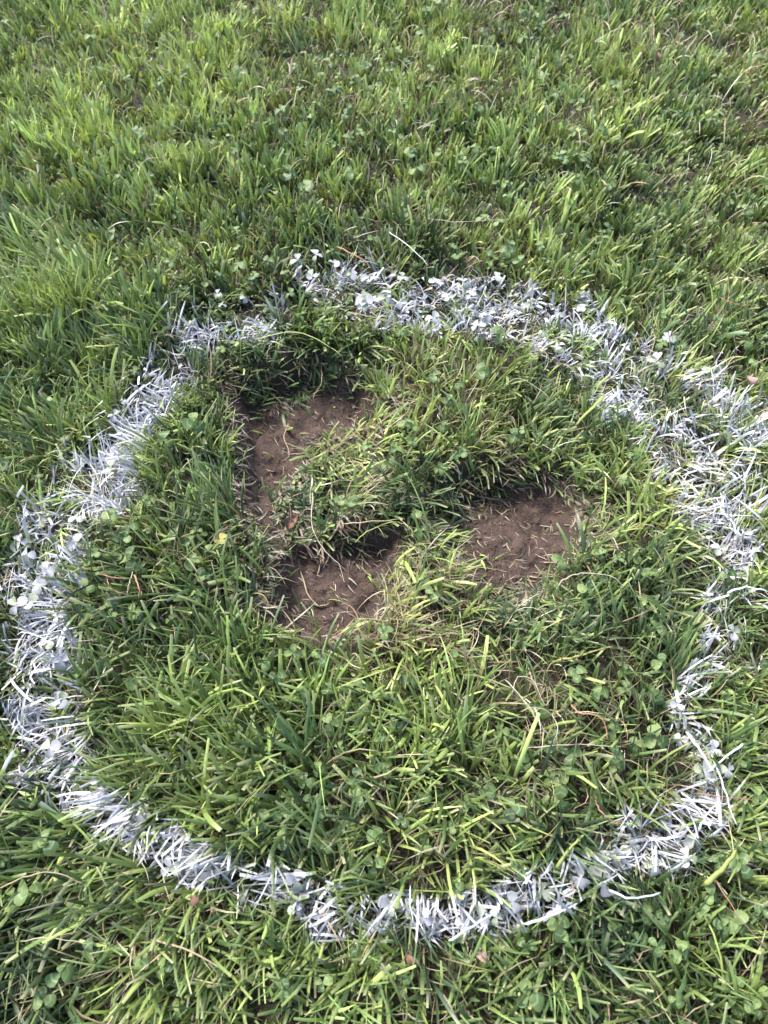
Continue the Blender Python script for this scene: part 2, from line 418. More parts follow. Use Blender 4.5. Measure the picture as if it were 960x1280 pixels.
def blade_geometry(root, az, tilt0, bend, L, Wd, twist, blunt, fold, nseg=4, cross=0.):
    """arrays of n blades -> (n, rows, 3 or 2, 3) vertices"""
    n = len(root)
    rows = nseg + 1
    hd = np.stack([np.cos(az), np.sin(az)], -1)
    P_ = np.zeros((n, rows, 3)); P_[:, 0] = root
    T_ = np.zeros((n, rows, 3))
    for i in range(rows):
        t = i / nseg
        ang = tilt0 + bend * t ** 1.3
        ang = np.minimum(ang, 1.95)
        az_i = az + cross * t
        T_[:, i, 0] = np.sin(ang) * np.cos(az_i); T_[:, i, 1] = np.sin(ang) * np.sin(az_i); T_[:, i, 2] = np.cos(ang)
        if i: P_[:, i] = P_[:, i - 1] + (T_[:, i] + T_[:, i - 1]) * .5 * (L / nseg)[:, None]
    side0 = np.stack([-hd[:, 1], hd[:, 0], np.zeros(n)], -1)[:, None, :].repeat(rows, 1)
    side0 -= (side0 * T_).sum(-1, keepdims=True) * T_
    side0 /= np.linalg.norm(side0, axis=-1, keepdims=True)
    nrm = np.cross(T_, side0)
    tt = np.linspace(0, 1, rows)[None, :]
    tw = twist[:, None] * (.35 + .65 * tt)
    side = side0 * np.cos(tw)[..., None] + nrm * np.sin(tw)[..., None]
    nr = np.cross(T_, side)
    wprof = np.where(blunt[:, None], np.interp(tt, [0, .35, .8, 1], [.55, 1, .95, .72]), np.interp(tt, [0, .3, .65, .85, 1], [.6, 1, .85, .5, .04]))
    hw = (Wd / 2)[:, None] * wprof
    Lf = P_ + side * hw[..., None]; Rt = P_ - side * hw[..., None]
    if fold:
        Md = P_ + nr * (hw * .45)[..., None]
        return np.stack([Lf, Md, Rt], 2)
    return np.stack([Lf, Rt], 2)

def faces_for(n, rows, k):
    base = (np.arange(n) * rows * k)[:, None, None]
    i = np.arange(rows - 1)[None, :, None] * k; j = np.arange(k - 1)[None, None, :]
    a = base + i + j
    return np.stack([a, a + 1, a + k + 1, a + k], -1).reshape(-1, 4)

PAL = np.array([(.325, .405, .125), (.212, .290, .085), (.120, .185, .060), (.066, .112, .045), (.050, .085, .050)])
def blade_colours(n, yellow, dryness, rng, cl):
    k = np.clip((1 - yellow) * 3.2 + rng.normal(0, .75, n) + cl, 0, 3.999)
    i = k.astype(int); f = (k - i)[:, None]
    c = PAL[i] * (1 - f) + PAL[i + 1] * f
    c *= np.clip(rng.lognormal(0, .27, n), .5, 1.7)[:, None]
    dry = rng.random(n) < dryness
    dc = np.array([(.42, .35, .22), (.34, .26, .16), (.50, .44, .30), (.30, .28, .14)])[rng.integers(0, 4, n)] * rng.uniform(.6, 1.1, n)[:, None]
    c = np.where(dry[:, None], dc, c)
    return c, dry

CELL = .030
def clumps(x, y):
    """tussocks: blades share the nearest clump's character and splay from its centre"""
    cell = CELL; n = len(x)
    gx = np.floor(x / cell).astype(int); gy = np.floor(y / cell).astype(int)
    bd = np.full(n, 9.); cxx = np.zeros(n); cyy = np.zeros(n); cid = np.zeros(n, int)
    for dx in (-1, 0, 1):
        for dy in (-1, 0, 1):
            a = (gx + dx) % 256; b = (gy + dy) % 256
            qx = (gx + dx + _lat[0][a, b]) * cell; qy = (gy + dy + _lat[1][a, b]) * cell
            d = np.hypot(x - qx, y - qy); m = d < bd
            bd = np.where(m, d, bd); cxx = np.where(m, qx, cxx); cyy = np.where(m, qy, cyy); cid = np.where(m, a * 256 + b, cid)
    return bd, cxx, cyy, cid

def make_blades(x, y, rng, nseg=4, fold=True, thatch=False, stray=False):
    n = len(x)
    f = lean_field(x, y)
    f[:, 4] += (fbm(x, y, .13, 1, 3) - .5) * 1.1 + .16 * smooth(.8, 1.2, y)
    f[:, 5] = np.clip(f[:, 5] * (.3 + 2.6 * smooth(.4, .75, fbm(x, y, .07, 6, 3))), 0, .7)
    cell = CELL
    bd, cxx, cyy, cid = clumps(x, y)
    ca, cb = cid // 256, cid % 256
    r1, r2, r3, r4 = (_lat[q][ca, cb] for q in (2, 3, 4, 5))
    hx = f[:, 0] * f[:, 2] * 1.1 + (r1 - .5) * .75 + (x - cxx) / cell * .50 + rng.normal(0, .38, n)
    hy = f[:, 1] * f[:, 2] * 1.1 + (r2 - .5) * .75 + (y - cyy) / cell * .50 + rng.normal(0, .38, n)
    ra = ring_amount(x, y)
    mag = np.hypot(hx, hy)
    az = np.arctan2(hy, hx)
    sd = bare_sd(x, y); dep = hollow_depth(x, y)
    tilt0 = np.clip(mag * .55, 0.02, 1.25) + rng.normal(0, .08, n)
    bend = np.clip(mag * .55 + rng.uniform(-.05, .7, n) * .8, -.1, 1.5)
    tuft = smooth(.35, .65, fbm(x, y, .065, 3, 2)); fr = smooth(.35, .9, y)
    L = .049 * f[:, 3] * (.62 + .60 * r3) * (1 + fr * (tuft * .60 - .30)) * rng.uniform(.5, 1.25, n)
    Wd = rng.choice([.0016, .0025, .0034, .0046], n, p=[.26, .32, .28, .14]) * rng.uniform(.85, 1.2, n)
    Wd *= .9 + .2 * (f[:, 3] - 1)
    far = smooth(.45, 1.1, y)
    Wd *= .88 + .40 * far; bend *= 1 - .45 * far; tilt0 *= 1 - .25 * far; L *= 1 - .38 * far; az = az + rng.normal(0, .45, n) * far
    Wd *= 1 - .24 * ra
    lowf = 1 - .35 * smooth(.006, .03, dep)
    L *= lowf; tilt0 += .35 * smooth(.006, .03, dep)
    L *= 1 - .34 * ra; tilt0 += .42 * ra; bend += .25 * ra
    col, dry = blade_colours(n, f[:, 4], f[:, 5] * (1.0 if not thatch else 3.5) , rng, (r4 - .5) * 1.8)
    col *= ((.72 + .56 * r2) * (1 + .30 * far * (tuft - .5)))[:, None]
    Wd = np.where(dry, Wd * .5, Wd)
    bend = np.where(dry, bend + rng.uniform(0, .9, n), bend)
    if thatch:
        L *= rng.uniform(.3, .65, n); Wd *= .8; tilt0 += rng.uniform(.1, .9, n); az = az + rng.normal(0, 1.2, n); col = col * .30 * np.array([1.05, .85, .8])  # brown litter tone, darkened further to paint deeper shade into the gaps
    if stray:
        L *= rng.uniform(1.1, 1.55, n) * (1 - .25 * far); az = az + rng.normal(0, .8, n); bend = rng.uniform(.5, 1.5, n) * (1 - .4 * far)
    z = ground_z(x, y) - .002
    z = z + np.where(sd > -.01, 0, 0)
    twist = rng.normal(0, .6, n)
    blunt = rng.random(n) < .58 + .2 * far
    cross = rng.normal(0, .35, n) + np.where(dry, rng.normal(0, .9, n), 0)
    G = blade_geometry(np.stack([x, y, z], -1), az, tilt0, bend, L, Wd, twist, blunt & ~dry, fold, nseg, cross)
    # never below ground
    rows, k = G.shape[1], G.shape[2]
    gz = ground_z(G[..., 0], G[..., 1]) + .0012
    G[:, 1:, :, 2] = np.maximum(G[:, 1:, :, 2], gz[:, 1:])
    tt = np.linspace(0, 1, rows)[None, :, None] * np.ones((n, 1, k))
    ss = np.linspace(-1, 1, k)[None, None, :] * np.ones((n, rows, 1))
    rr = rng.random(n)[:, None, None] * np.ones((1, rows, k))
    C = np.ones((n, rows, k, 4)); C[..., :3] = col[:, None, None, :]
    # base pulled to dark olive, painting the shade low between blades, browned or bleached cut at the tip
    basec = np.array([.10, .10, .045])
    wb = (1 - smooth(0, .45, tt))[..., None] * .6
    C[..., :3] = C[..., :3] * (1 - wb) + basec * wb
    tipc = np.where((rng.random(n) < .5)[:, None], np.array([.42, .40, .26]), np.array([.26, .28, .12]))
    wt = ((tt > .99) * (blunt & (rng.random(n) < .75))[:, None, None])[..., None] * .65
    C[..., :3] = C[..., :3] * (1 - wt) + tipc[:, None, None, :] * wt
    # paint
    xr, yr = G[..., 0], G[..., 1]
    am = ring_amount(xr, yr)
    patchy = fbm(xr, yr, .022, 3, 2)
    along = vnoise(xr, yr, .006, 4)
    perb = rng.normal(0, .42, n)[:, None, None]
    gzr = G[..., 2] - ground_z(x, y)[:, None, None]
    paint = am * .92 + (along - .5) * .7 * (am > .02) + (patchy - .5) * 2.6 * (am > .02) + perb * (am > .02) - .12 + smooth(.006, .022, gzr) * .12 - (1 - smooth(.0, .012, gzr)) * .35
    paint = np.where(am > .05, paint, 0)
    C[..., 3] = np.clip(paint, 0, 1)
    B = np.stack([tt, ss, rr], -1)
    pmax = C[..., 3].mean((1, 2))
    return G, C, B, pmax

def link_blades(name, sets, label, cat):
    Vs, Cs, Bs, Fs = [], [], [], []; off = 0
    for G, C, B in sets:
        n, rows, k = G.shape[:3]
        if n == 0: continue
        Vs.append(G.reshape(-1, 3)); Cs.append(C.reshape(-1, 4)); Bs.append(B.reshape(-1, 3)); Fs.append(faces_for(n, rows, k) + off)
        off += n * rows * k
    V = np.concatenate(Vs)
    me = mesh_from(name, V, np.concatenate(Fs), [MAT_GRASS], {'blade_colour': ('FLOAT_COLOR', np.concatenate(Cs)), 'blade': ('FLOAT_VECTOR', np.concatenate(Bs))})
    return tag(link(name, me), label, cat, kind='stuff')

def scatter(n, x0, x1, y0, y1, rng):
    return rng.uniform(x0, x1, n), rng.uniform(y0, y1, n)
def keep_density(x, y, rng):
    sd = bare_sd(x, y); dep = hollow_depth(x, y)
    p = np.ones(len(x))
    sd = sd + (fbm(x, y, .02, 7, 3) - .5) * .024 + .003
    p *= 1 - smooth(-.010, .003, sd) * .955
    p *= 1 - .35 * smooth(.012, .03, dep)
    gaps = fbm(x, y, .03, 6, 2)
    p *= 1.15 - .90 * smooth(.28, .70, clumps(x, y)[0] / CELL)
    p *= .5 + .9 * smooth(.25, .6, gaps)
    return rng.random(len(x)) < p

rng = np.random.default_rng(21)
n0 = 265000
x, y = scatter(n0, -.92, .92, -.22, 1.72, rng)
px, py = to_px(x, y, 0)
vis = (px > -90) & (px < 1050) & (py > -70) & (py < 1400) 
near = np.clip(1.0 - .22 * smooth(.5, 1.3, y), 0, 1)
sel = vis & (rng.random(n0) < (near * .80 + .35 * ring_amount(x, y))) & keep_density(x, y, rng)
G, C, B, pm = make_blades(x[sel], y[sel], rng)
outer = (~vis) & (rng.random(n0) < .45)
G2, C2, B2, pm2 = make_blades(x[outer], y[outer], rng, 3, False)
xt, yt = scatter(130000, -.92, .92, -.22, 1.72, rng)
kt = keep_density(xt, yt, rng)
G3, C3, B3, pm3 = make_blades(xt[kt], yt[kt], rng, 2, False, True)
# long stray blades lying over the others
n5 = 8000
x5, y5 = scatter(n5, -.80, .80, -.15, 1.65, rng)
k5 = keep_density(x5, y5, rng) & (hollow_depth(x5, y5) < .02) & (rng.random(n5) > .8 * smooth(.5, .9, y5))
G5, C5, B5, pm5 = make_blades(x5[k5], y5[k5], rng, 5, True, stray=True)
PT = .40
painted = [(g[p > PT], c[p > PT], b[p > PT]) for g, c, b, p in ((G, C, B, pm), (G2, C2, B2, pm2), (G3, C3, B3, pm3), (G5, C5, B5, pm5))]
plain = [(g[p <= PT], c[p <= PT], b[p <= PT]) for g, c, b, p in ((G, C, B, pm), (G2, C2, B2, pm2), (G3, C3, B3, pm3), (G5, C5, B5, pm5))]
link_blades('grass', plain, 'short mown green lawn grass around and inside the white painted ring', 'grass')
link_blades('painted_grass', painted, 'white painted grass blades forming a rough ring on the lawn', 'painted grass')
print('blades', len(G), len(G2), len(G3))

# thin curly dry grass threads that lie over the lawn
def dry_threads():
    r = np.random.default_rng(5)
    n = 15000
    x, y = scatter(n, -.75, .75, -.12, 1.6, r)
    f = lean_field(x, y)
    k = (r.random(n) < np.clip(f[:, 5] * 2.6, .1, 1)) & (bare_sd(x, y) < .004)
    x, y, f = x[k], y[k], f[k]; n = len(x)
    L = r.uniform(.022, .060, n); az = r.uniform(0, 6.28, n)
    G = blade_geometry(np.stack([x, y, ground_z(x, y) + r.uniform(0, .012, n)], -1), az, r.uniform(.1, .9, n), r.uniform(.3, 1.8, n), L, r.uniform(.0007, .0015, n) * (1 + .2 * smooth(.6, 1.2, y)),
                       r.normal(0, 1, n), np.zeros(n, bool), False, 6, r.normal(0, 1.5, n))
    gz = ground_z(G[..., 0], G[..., 1]) + .012
    G[:, 2:, :, 2] = np.maximum(G[:, 2:, :, 2], gz[:, 2:])
    rows, k = G.shape[1:3]
    C = np.ones((n, rows, k, 4))
    C[..., :3] = (np.array([(.55, .48, .34), (.62, .57, .46), (.46, .33, .22), (.36, .36, .16)])[r.integers(0, 4, n)] * r.uniform(.6, 1, n)[:, None])[:, None, None]
    C[..., 3] = np.clip(ring_amount(G[..., 0], G[..., 1]) * 1.1 - .2, 0, 1) * (r.random(n) < .7)[:, None, None]
    tt = np.linspace(0, 1, rows)[None, :, None] * np.ones((n, 1, k))
    B = np.stack([tt, tt * 0, tt * 0 + r.random(n)[:, None, None]], -1)
    link_blades('dry_grass', [(G, C, B)], 'thin pale dry grass threads tangled through the lawn', 'dry grass')
dry_threads()
def trodden_fibres():
    r = np.random.default_rng(15)
    n = 9000
    x, y = scatter(n, -.24, .24, .28, .70, r)
    sd = bare_sd(x, y)
    k = (sd > -.035) & (r.random(n) < .10 + .90 * (1 - smooth(-.01, .016, sd)))
    x, y = x[k], y[k]; n = len(x)
    fs = 1 - smooth(-.01, .012, sd[k])
    L = r.uniform(.006, .018, n) * (1 + .9 * fs)
    G = blade_geometry(np.stack([x, y, ground_z(x, y) + soil_rough(x, y) + r.uniform(.0, .002, n)], -1), R(-45) + r.normal(0, .6, n), r.uniform(1.35, 1.6, n), r.uniform(-.1, .2, n), L,
                       r.uniform(.0006, .0014, n) * (1 + 1.0 * fs), r.normal(0, .5, n), np.zeros(n, bool), False, 4, r.normal(0, .8, n))
    gz = ground_z(G[..., 0], G[..., 1]) + soil_rough(G[..., 0], G[..., 1]) + .0006
    G[..., 2] = np.maximum(G[..., 2], gz)
    rows, k = G.shape[1:3]
    C = np.ones((n, rows, k, 4)); C[..., 3] = 0
    pal = np.array([(.30, .24, .16), (.12, .085, .06), (.16, .15, .07), (.085, .11, .045), (.42, .36, .26), (.07, .05, .04)])
    C[..., :3] = (pal[r.choice(6, n, p=[.09, .30, .20, .2, .03, .18])] * r.uniform(.45, .95, n)[:, None])[:, None, None]
    tt = np.linspace(0, 1, rows)[None, :, None] * np.ones((n, 1, k))
    link_blades('trodden_grass', [(G, C, np.stack([tt, tt * 0, tt * 0 + r.random(n)[:, None, None]], -1))], 'flattened dead grass fibres trodden into the bare soil of the hollows', 'dry grass')
trodden_fibres()

# lawn around the part in view, one patch of blades shared by its copies
def lawn_patches():
    r = np.random.default_rng(9)
    n = 13000; T = .64
    x, y = r.uniform(0, T, n), r.uniform(0, T, n)
    az = r.uniform(0, 6.28, n)
    col, dry = blade_colours(n, np.full(n, .5), np.full(n, .1), r, 0)
    L = .045 * r.uniform(.5, 1.2, n)
    G = blade_geometry(np.stack([x, y, np.full(n, -.008)], -1), az, r.uniform(.05, .6, n), r.uniform(0, .8, n), L, r.uniform(.002, .0045, n), r.normal(0, .6, n), r.random(n) < .6, False, 3)
    rows, k = G.shape[1:3]
    C = np.ones((n, rows, k, 4)); C[..., :3] = col[:, None, None]; C[..., 3] = 0
    tt = np.linspace(0, 1, rows)[None, :, None] * np.ones((n, 1, k))
    B = np.stack([tt, tt * 0, tt * 0 + r.random(n)[:, None, None]], -1)
    me = None
    for ix in range(-4, 4):
        for iy in range(-3, 6):
            cx, cy = ix * T + T / 2, -.22 + iy * T + T / 2
            if abs(cx) < .92 and -.2 < cy < 1.70: continue
            if me is None:
                o = link_blades('surrounding_grass', [(G, C, B)], 'plain mown lawn grass further out', 'grass'); me = o.data
            else:
                o = link('surrounding_grass', me); tag(o, 'plain mown lawn grass further out', 'grass', kind='stuff')
            o.location = (ix * T, -.22 + iy * T, 0)
lawn_patches()

# ------------------------------------------------------------------ clover
def leaflet_mesh(name, mat, wide, notch, fold, curl, seed):
    """obovate leaflet of unit length growing along +y, folded a little along its midrib"""
    q = random.Random(seed)
    us = [0, .16, .36, .58, .78, .92, 1.0]
    hw = [.04, .20, .36, .47, .46, .33, .16]
    V = []; UV = []
    for u, w in zip(us, hw):
        for s in (-1, -.55, 0, .55, 1):
            x = s * w * wide
            yy = u - (notch if u == 1.0 and s == 0 else 0) + (.0 if abs(s) < 1 else -.02)
            if u == 1.0 and abs(s) == 1: yy -= .03
            z = abs(x) * fold - curl * (u - .25) ** 2 + q.uniform(-.012, .012)
            V.append((x, yy, z)); UV.append((x, u, 0))
    F = []
    for i in range(len(us) - 1):
        for j in range(4):
            a = i * 5 + j
            F.append((a, a + 1, a + 6, a + 5))
    return mesh_from(name, np.array(V), np.array(F), [mat], {'leaf_uv': ('FLOAT_VECTOR', np.array(UV))})
def tube_mesh(name, pts, w, t, mat, nside=6, taper=(1, .6)):
    """elliptical tube along points, w wide and t thick"""
    pts = [Vector(p) for p in pts]; n = len(pts); V = []
    for i, p in enumerate(pts):
        d = (pts[min(i + 1, n - 1)] - pts[max(i - 1, 0)]).normalized()
        s = d.cross(Vector((0, 0, 1)))
        s = s.normalized() if s.length > .05 else Vector((1, 0, 0))
        u = s.cross(d).normalized()
        u_ = i / (n - 1)
        k = taper[0] + (taper[1] - taper[0]) * u_
        if u_ == 0 or u_ == 1: k *= .55
        for a in range(nside):
            ang = a / nside * 2 * math.pi
            V.append(p + s * math.cos(ang) * w / 2 * k + u * math.sin(ang) * t / 2 * k)
    F = []
    for i in range(n - 1):
        for a in range(nside):
            b = (a + 1) % nside
            F.append((i * nside + a, i * nside + b, (i + 1) * nside + b, (i + 1) * nside + a))
    V = [tuple(v) for v in V]
    me = bpy.data.meshes.new(name)
    me.from_pydata(V, [], F + [tuple(range(nside))[::-1], tuple(range((n - 1) * nside, n * nside))])
    me.polygons.foreach_set('use_smooth', [True] * len(me.polygons)); me.materials.append(mat); me.update()
    return me

VAR = [(1.0, .08, .30, .25), (1.12, .05, .12, .35), (.88, .10, .55, .15), (1.05, .06, .22, .5)]
LEAF = {False: [leaflet_mesh('leaflet', MAT_CLOVER, *v, i) for i, v in enumerate(VAR)],
        True: [leaflet_mesh('leaflet', MAT_CLOVER_P, *v, i) for i, v in enumerate(VAR)],
        'yellow': [leaflet_mesh('leaflet', MAT_YELLOW, *v, i) for i, v in enumerate(VAR)]}
STALK = []
for i, (ox, oy) in enumerate(((.25, .1), (-.2, .2), (.1, -.25), (-.1, -.1))):
    STALK.append([tube_mesh('stalk', [(ox, oy, 0), (ox * .95, oy * .9, .3), (ox * .6, oy * .55, .7), (ox * .2, oy * .15, .93), (0, 0, 1)], .035, .035, mt) for mt in (MAT_STEM, MAT_WHITE)])

cr = random.Random(77)
def clover(px, py, painted, label, group=None, size=None, height=None, rot=None, nleaf=3, kind=None):
    hh = height or cr.uniform(.026, .040)
    x, y = P(px, py, hh)
    gz = float(ground_z(np.array([x]), np.array([y]))[0])
    t = bpy.data.objects.new('clover', None); COL.objects.link(t)
    t.empty_display_size = .01
    t.location = (x, y, gz); t.rotation_euler = (0, 0, rot if rot is not None else cr.uniform(0, 6.28))
    tag(t, label, 'clover', group)
    top = hh - gz if hh - gz > .012 else .012
    sz = size or cr.uniform(.0085, .0135)
    st_ = link('stalk', STALK[cr.randrange(4)][1 if painted else 0], t)
    st_.scale = (.04, .04, top)
    key = kind or bool(painted)
    for k in range(nleaf):
        l = link('leaflet', LEAF[key][cr.randrange(4)], t)
        l.location = (0, 0, top)
        l.rotation_euler = Euler((cr.uniform(-.75, .5), cr.uniform(-.5, .5), k * 2 * math.pi / 3 + cr.uniform(-.25, .25)))
        z = sz * cr.uniform(.85, 1.15)
        l.scale = (z, z, z)
    return t

PLACED = [   # photo x, y, painted, leaflet length, label
    (242, 527, 0, .013, 'green clover with broad leaves left of the upper left hollow'),
    (205, 548, 0, .012, 'green clover low in the grass just inside the ring near its left arc'),
    (160, 700, 0, .013, 'bright round clover leaf above the tangle of reddish straw'),
    (275, 674, 'yellow', .008, 'small yellow clover leaf left of the lower left hollow'),
    (525, 662, 0, .0085, 'pale round clover leaf between the lower left and right hollows'),
    (520, 640, 0, .008, 'small blue green clover just above the round leaf between the hollows'),
    (328, 828, 0, .011, 'green clover below the lower left hollow, left one of two'),
    (346, 846, 0, .010, 'dull green clover directly under another below the lower left hollow'),
    (366, 816, 0, .011, 'pale folded clover under the lower edge of the lower left hollow'),
    (750, 866, 0, .012, 'light green two leaved clover beside the orange brown stalk'),
    (720, 842, 0, .011, 'star shaped pale clover below the right hollow'),
    (820, 922, 0, .013, 'large rounded green clover inside the right arc of the ring'),
    (660, 1245, 0, .014, 'clear three leaved clover near the bottom edge of the lawn'),
    (852, 1190, 0, .013, 'broad clover leaf outside the ring at bottom right'),
    (822, 1183, 0, .010, 'small upright clover left of the broad leaf at bottom right'),
    (57, 1052, 0, .015, 'large dusty green clover outside the bottom left arc'),
    (35, 1112, 0, .014, 'dark green clover near the left edge under the ring'),
    (115, 1188, 0, .014, 'big dull clover with drooping leaves at bottom left'),
    (75, 1216, 0, .013, 'blue green clover close to the bottom left corner'),
    (175, 1208, 0, .010, 'light oval leaved clover below the bottom left arc'),
    (120, 84, 0, .013, 'bright yellow green clover near the top left corner'),
    (299, 90, 0, .013, 'upright bright clover leaf in the upper left lawn'),
    (350, 137, 0, .011, 'single round clover leaf in the upper lawn'),
    (362, 215, 0, .015, 'blue green clover above the top left end of the ring'),
    (382, 232, 0, .013, 'dark clover close below the blue green one above the ring'),
    (400, 268, 0, .012, 'dark clover just outside the painted clover patch'),
    (440, 215, 0, .012, 'pale clover right of the blue green one above the ring'),
    (652, 46, 0, .013, 'bright clover leaf at the top middle right of the lawn'),
    (680, 95, 0, .012, 'light clover in the pale bent grass at the top right'),
    (522, 210, 0, .013, 'dark round clover in the lawn beyond the top arc'),
    (700, 700, 0, .010, 'grey green clover at the lower right rim of the right hollow'),
    (735, 735, 0, .010, 'clover under the pale arched straw of the right hollow'),
    (820, 785, 0, .012, 'green ivy shaped clover left of the faint part of the ring'),
    (245, 742, 0, .011, 'curled pale green clover in the grass left of the lower left hollow'),
    (560, 500, 0, .009, 'flat round clover leaf between the ring top and right hollow'),
    (910, 720, 0, .010, 'clover with whitish leaves at the right edge of the ring'),
    (640, 1010, 0, .012, 'dark clover inside the ring above its bottom right arc'),
    (700, 1000, 0, .012, 'clover with dew dots above the bottom right arc'),
    (610, 990, 0, .010, 'small clover with raised leaves inside the ring near the bottom'),
    (770, 945, 0, .012, 'dark clover inside the ring left of the painted right stalks'),
    (175, 1012, 1, .012, 'half painted clover on the lower left bend of the ring'),
    (372, 325, 1, .010, 'bluish painted clover at the left end of the top arc'),
    (395, 318, 1, .010, 'painted clover second from the left end of the top arc'),
    (390, 345, 1, .009, 'painted clover hanging below the left end of the top arc'),
    (418, 330, 1, .010, 'painted clover beside the reddish stalk on the top arc'),
    (440, 342, 1, .010, 'painted clover just right of the reddish stalk'),
    (462, 346, 1, .012, 'pale turquoise clover leaf upright in the top arc'),
    (455, 374, 1, .013, 'large smooth white clover leaf low on the top arc'),
    (482, 372, 1, .010, 'white clover right of the large smooth leaf on the top arc'),
    (503, 346, 1, .010, 'white clover along the upper edge of the top arc'),
    (500, 378, 1, .009, 'white clover low in the middle of the top arc'),
    (545, 352, 1, .010, 'white clover on the far edge of the top arc, left of two'),
    (580, 352, 1, .010, 'white clover on the far edge of the top arc, right of two'),
    (541, 397, 1, .010, 'white clover on the near edge of the top arc'),
    (597, 406, 1, .010, 'oval white clover leaf on the near edge of the top arc'),
    (560, 372, 1, .009, 'white clover in the thick of the top arc'),
    (620, 345, 1, .009, 'white clover at the right of the top arc far edge'),
    (836, 422, 1, .012, 'lone pale clover leaf outside the upper right arc'),
    (25, 677, 1, .011, 'flat white clover leaf on the outer left edge of the ring'),
    (50, 650, 1, .009, 'small white clover high on the left arc'),
    (45, 730, 1, .012, 'big white clover leaf in the middle of the left arc'),
    (20, 757, 1, .011, 'bluish white clover near the left photo edge'),
    (37, 752, 1, .011, 'white clover stained brown in the middle of the left arc'),
    (98, 722, 1, .010, 'grey white clover on the inner edge of the left arc'),
    (76, 876, 1, .010, 'round greyish clover on the inner side of the left arc'),
    (62, 935, 1, .011, 'three leaved white clover low on the left arc'),
    (92, 798, 1, .009, 'bright white folded clover inside the left arc'),
    (77, 826, 1, .012, 'pale green white clover below the folded one on the left arc'),
    (246, 1074, 1, .013, 'large white clover on the bottom left arc'),
    (212, 1084, 1, .012, 'dull white clover left of the large one on the bottom left arc'),
    (262, 1090, 1, .010, 'small white clover right of the large one on the bottom left arc'),
    (487, 1130, 1, .012, 'wide white clover at the middle of the bottom arc'),
    (530, 1148, 1, .010, 'white clover right of the wide one on the bottom arc'),
    (600, 1148, 1, .011, 'white clover between long painted stalks on the bottom arc'),
    (639, 1128, 1, .010, 'white three leaved clover on the bottom right arc'),
    (677, 1115, 1, .012, 'bright white clover leaf standing up on the bottom right arc'),
    (752, 1085, 1, .013, 'broad white clover on the right part of the bottom arc'),
    (817, 1082, 1, .011, 'smooth white clover leaf where the ring turns up at bottom right'),
    (868, 1050, 1, .012, 'long bluish white clover leaf on the lower right bend'),
    (860, 1070, 1, .011, 'white clover right under the long bluish one'),
    (793, 1027, 1, .009, 'small bluish clover speckled with paint inside the lower right bend'),
    (880, 962, 1, .011, 'round white clover among crossed painted blades at the right'),
    (910, 962, 1, .009, 'half green clover right of the round white one'),
    (850, 925, 1, .009, 'small white clover left of the crossed painted blades'),
    (847, 880, 1, .009, 'white clover pair at the thin part of the right arc'),
    (917, 790, 1, .009, 'lilac white clover on the broken right part of the ring')]
for px_, py_, pt_, s_, lb in PLACED:
    clover(px_, py_, pt_ == 1, lb, size=s_ * (.86 if py_ > 800 else 1.0), height=cr.uniform(.024, .032) if pt_ == 1 else cr.uniform(.032, .040), kind='yellow' if pt_ == 'yellow' else None)

def region_label(px, py, painted):
    ang = math.degrees(math.atan2(760 - py, px - 490)) % 360
    r = math.hypot((px - 490) / 440, (py - 760) / 390)
    arcs = ['right', 'upper right', 'top', 'upper left', 'left', 'lower left', 'bottom', 'lower right']
    a = arcs[int(((ang + 22.5) % 360) // 45)]
    if painted:
        return 'small white painted clover scattered along the %s arc of the ring' % a, 'painted clover on the %s arc' % a
    if r < .93:
        return 'small green clover scattered inside the %s side of the ring' % a, 'clover inside the %s side' % a
    if py < 330:
        c = 'left' if px < 320 else ('middle' if px < 640 else 'right')
        b = 'far' if py < 150 else 'near'
        return 'small green clover in the lawn beyond the ring, %s %s' % ('far strip,' if b == 'far' else 'strip next to the ring,', c), 'clover in the %s lawn, %s' % (b, c)
    return 'small green clover outside the %s arc of the ring' % a, 'clover outside the %s arc' % a
LANDMARK = [(375, 480, 'the upper left hollow'), (410, 740, 'the lower left hollow'), (645, 670, 'the right hollow'), (938, 475, 'the pink dead leaf'),
    (602, 1196, 'the torn dead leaf'), (512, 1200, 'the brown speckled leaf'), (275, 674, 'the yellow clover leaf'), (148, 728, 'the pink straw tangle'),
    (665, 890, 'the white thread tangle'), (738, 737, 'the pale arched straw'), (738, 900, 'the orange crooked stalk'), (242, 530, 'the broad clover by the hollow'),
    (580, 275, 'the whitish level stalk'), (205, 198, 'the curved pale thread'), (510, 308, 'the slanting white blade'), (822, 70, 'the dark reddish leaf'),
    (120, 84, 'the bright top left clover'), (362, 215, 'the blue green clover pair'), (652, 46, 'the bright top clover'), (522, 210, 'the dark round clover'),
    (920, 376, 'the orange tinted straw'), (836, 422, 'the lone pale painted leaf'), (900, 1085, 'the broken yellow stalk'), (925, 1140, 'the long orange thread'),
    (852, 1190, 'the broad bottom right clover'), (660, 1245, 'the clear three leaved clover'), (57, 1052, 'the dusty bottom left clover'), (75, 1216, 'the corner clover'),
    (240, 1190, 'the brownish fallen stalk'), (50, 1100, 'the straw at the left edge'), (760, 1020, 'the orange curved stalk'), (712, 1064, 'the broad light green blade'),
    (738, 512, 'the broad pale green blade'), (337, 836, 'the clover pair under the hollow'), (820, 922, 'the large rounded clover'), (60, 740, 'the left arc middle'),
    (245, 1074, 'the large painted clover'), (487, 1130, 'the bottom arc middle'), (455, 374, 'the smooth white leaf'), (880, 962, 'the crossed painted blades'),
    (905, 650, 'the right arc middle'), (170, 510, 'the upper left arc'), (655, 475, 'the curved thread near the centre'), (728, 818, 'the yellow tipped blade')]
used_labels = set()
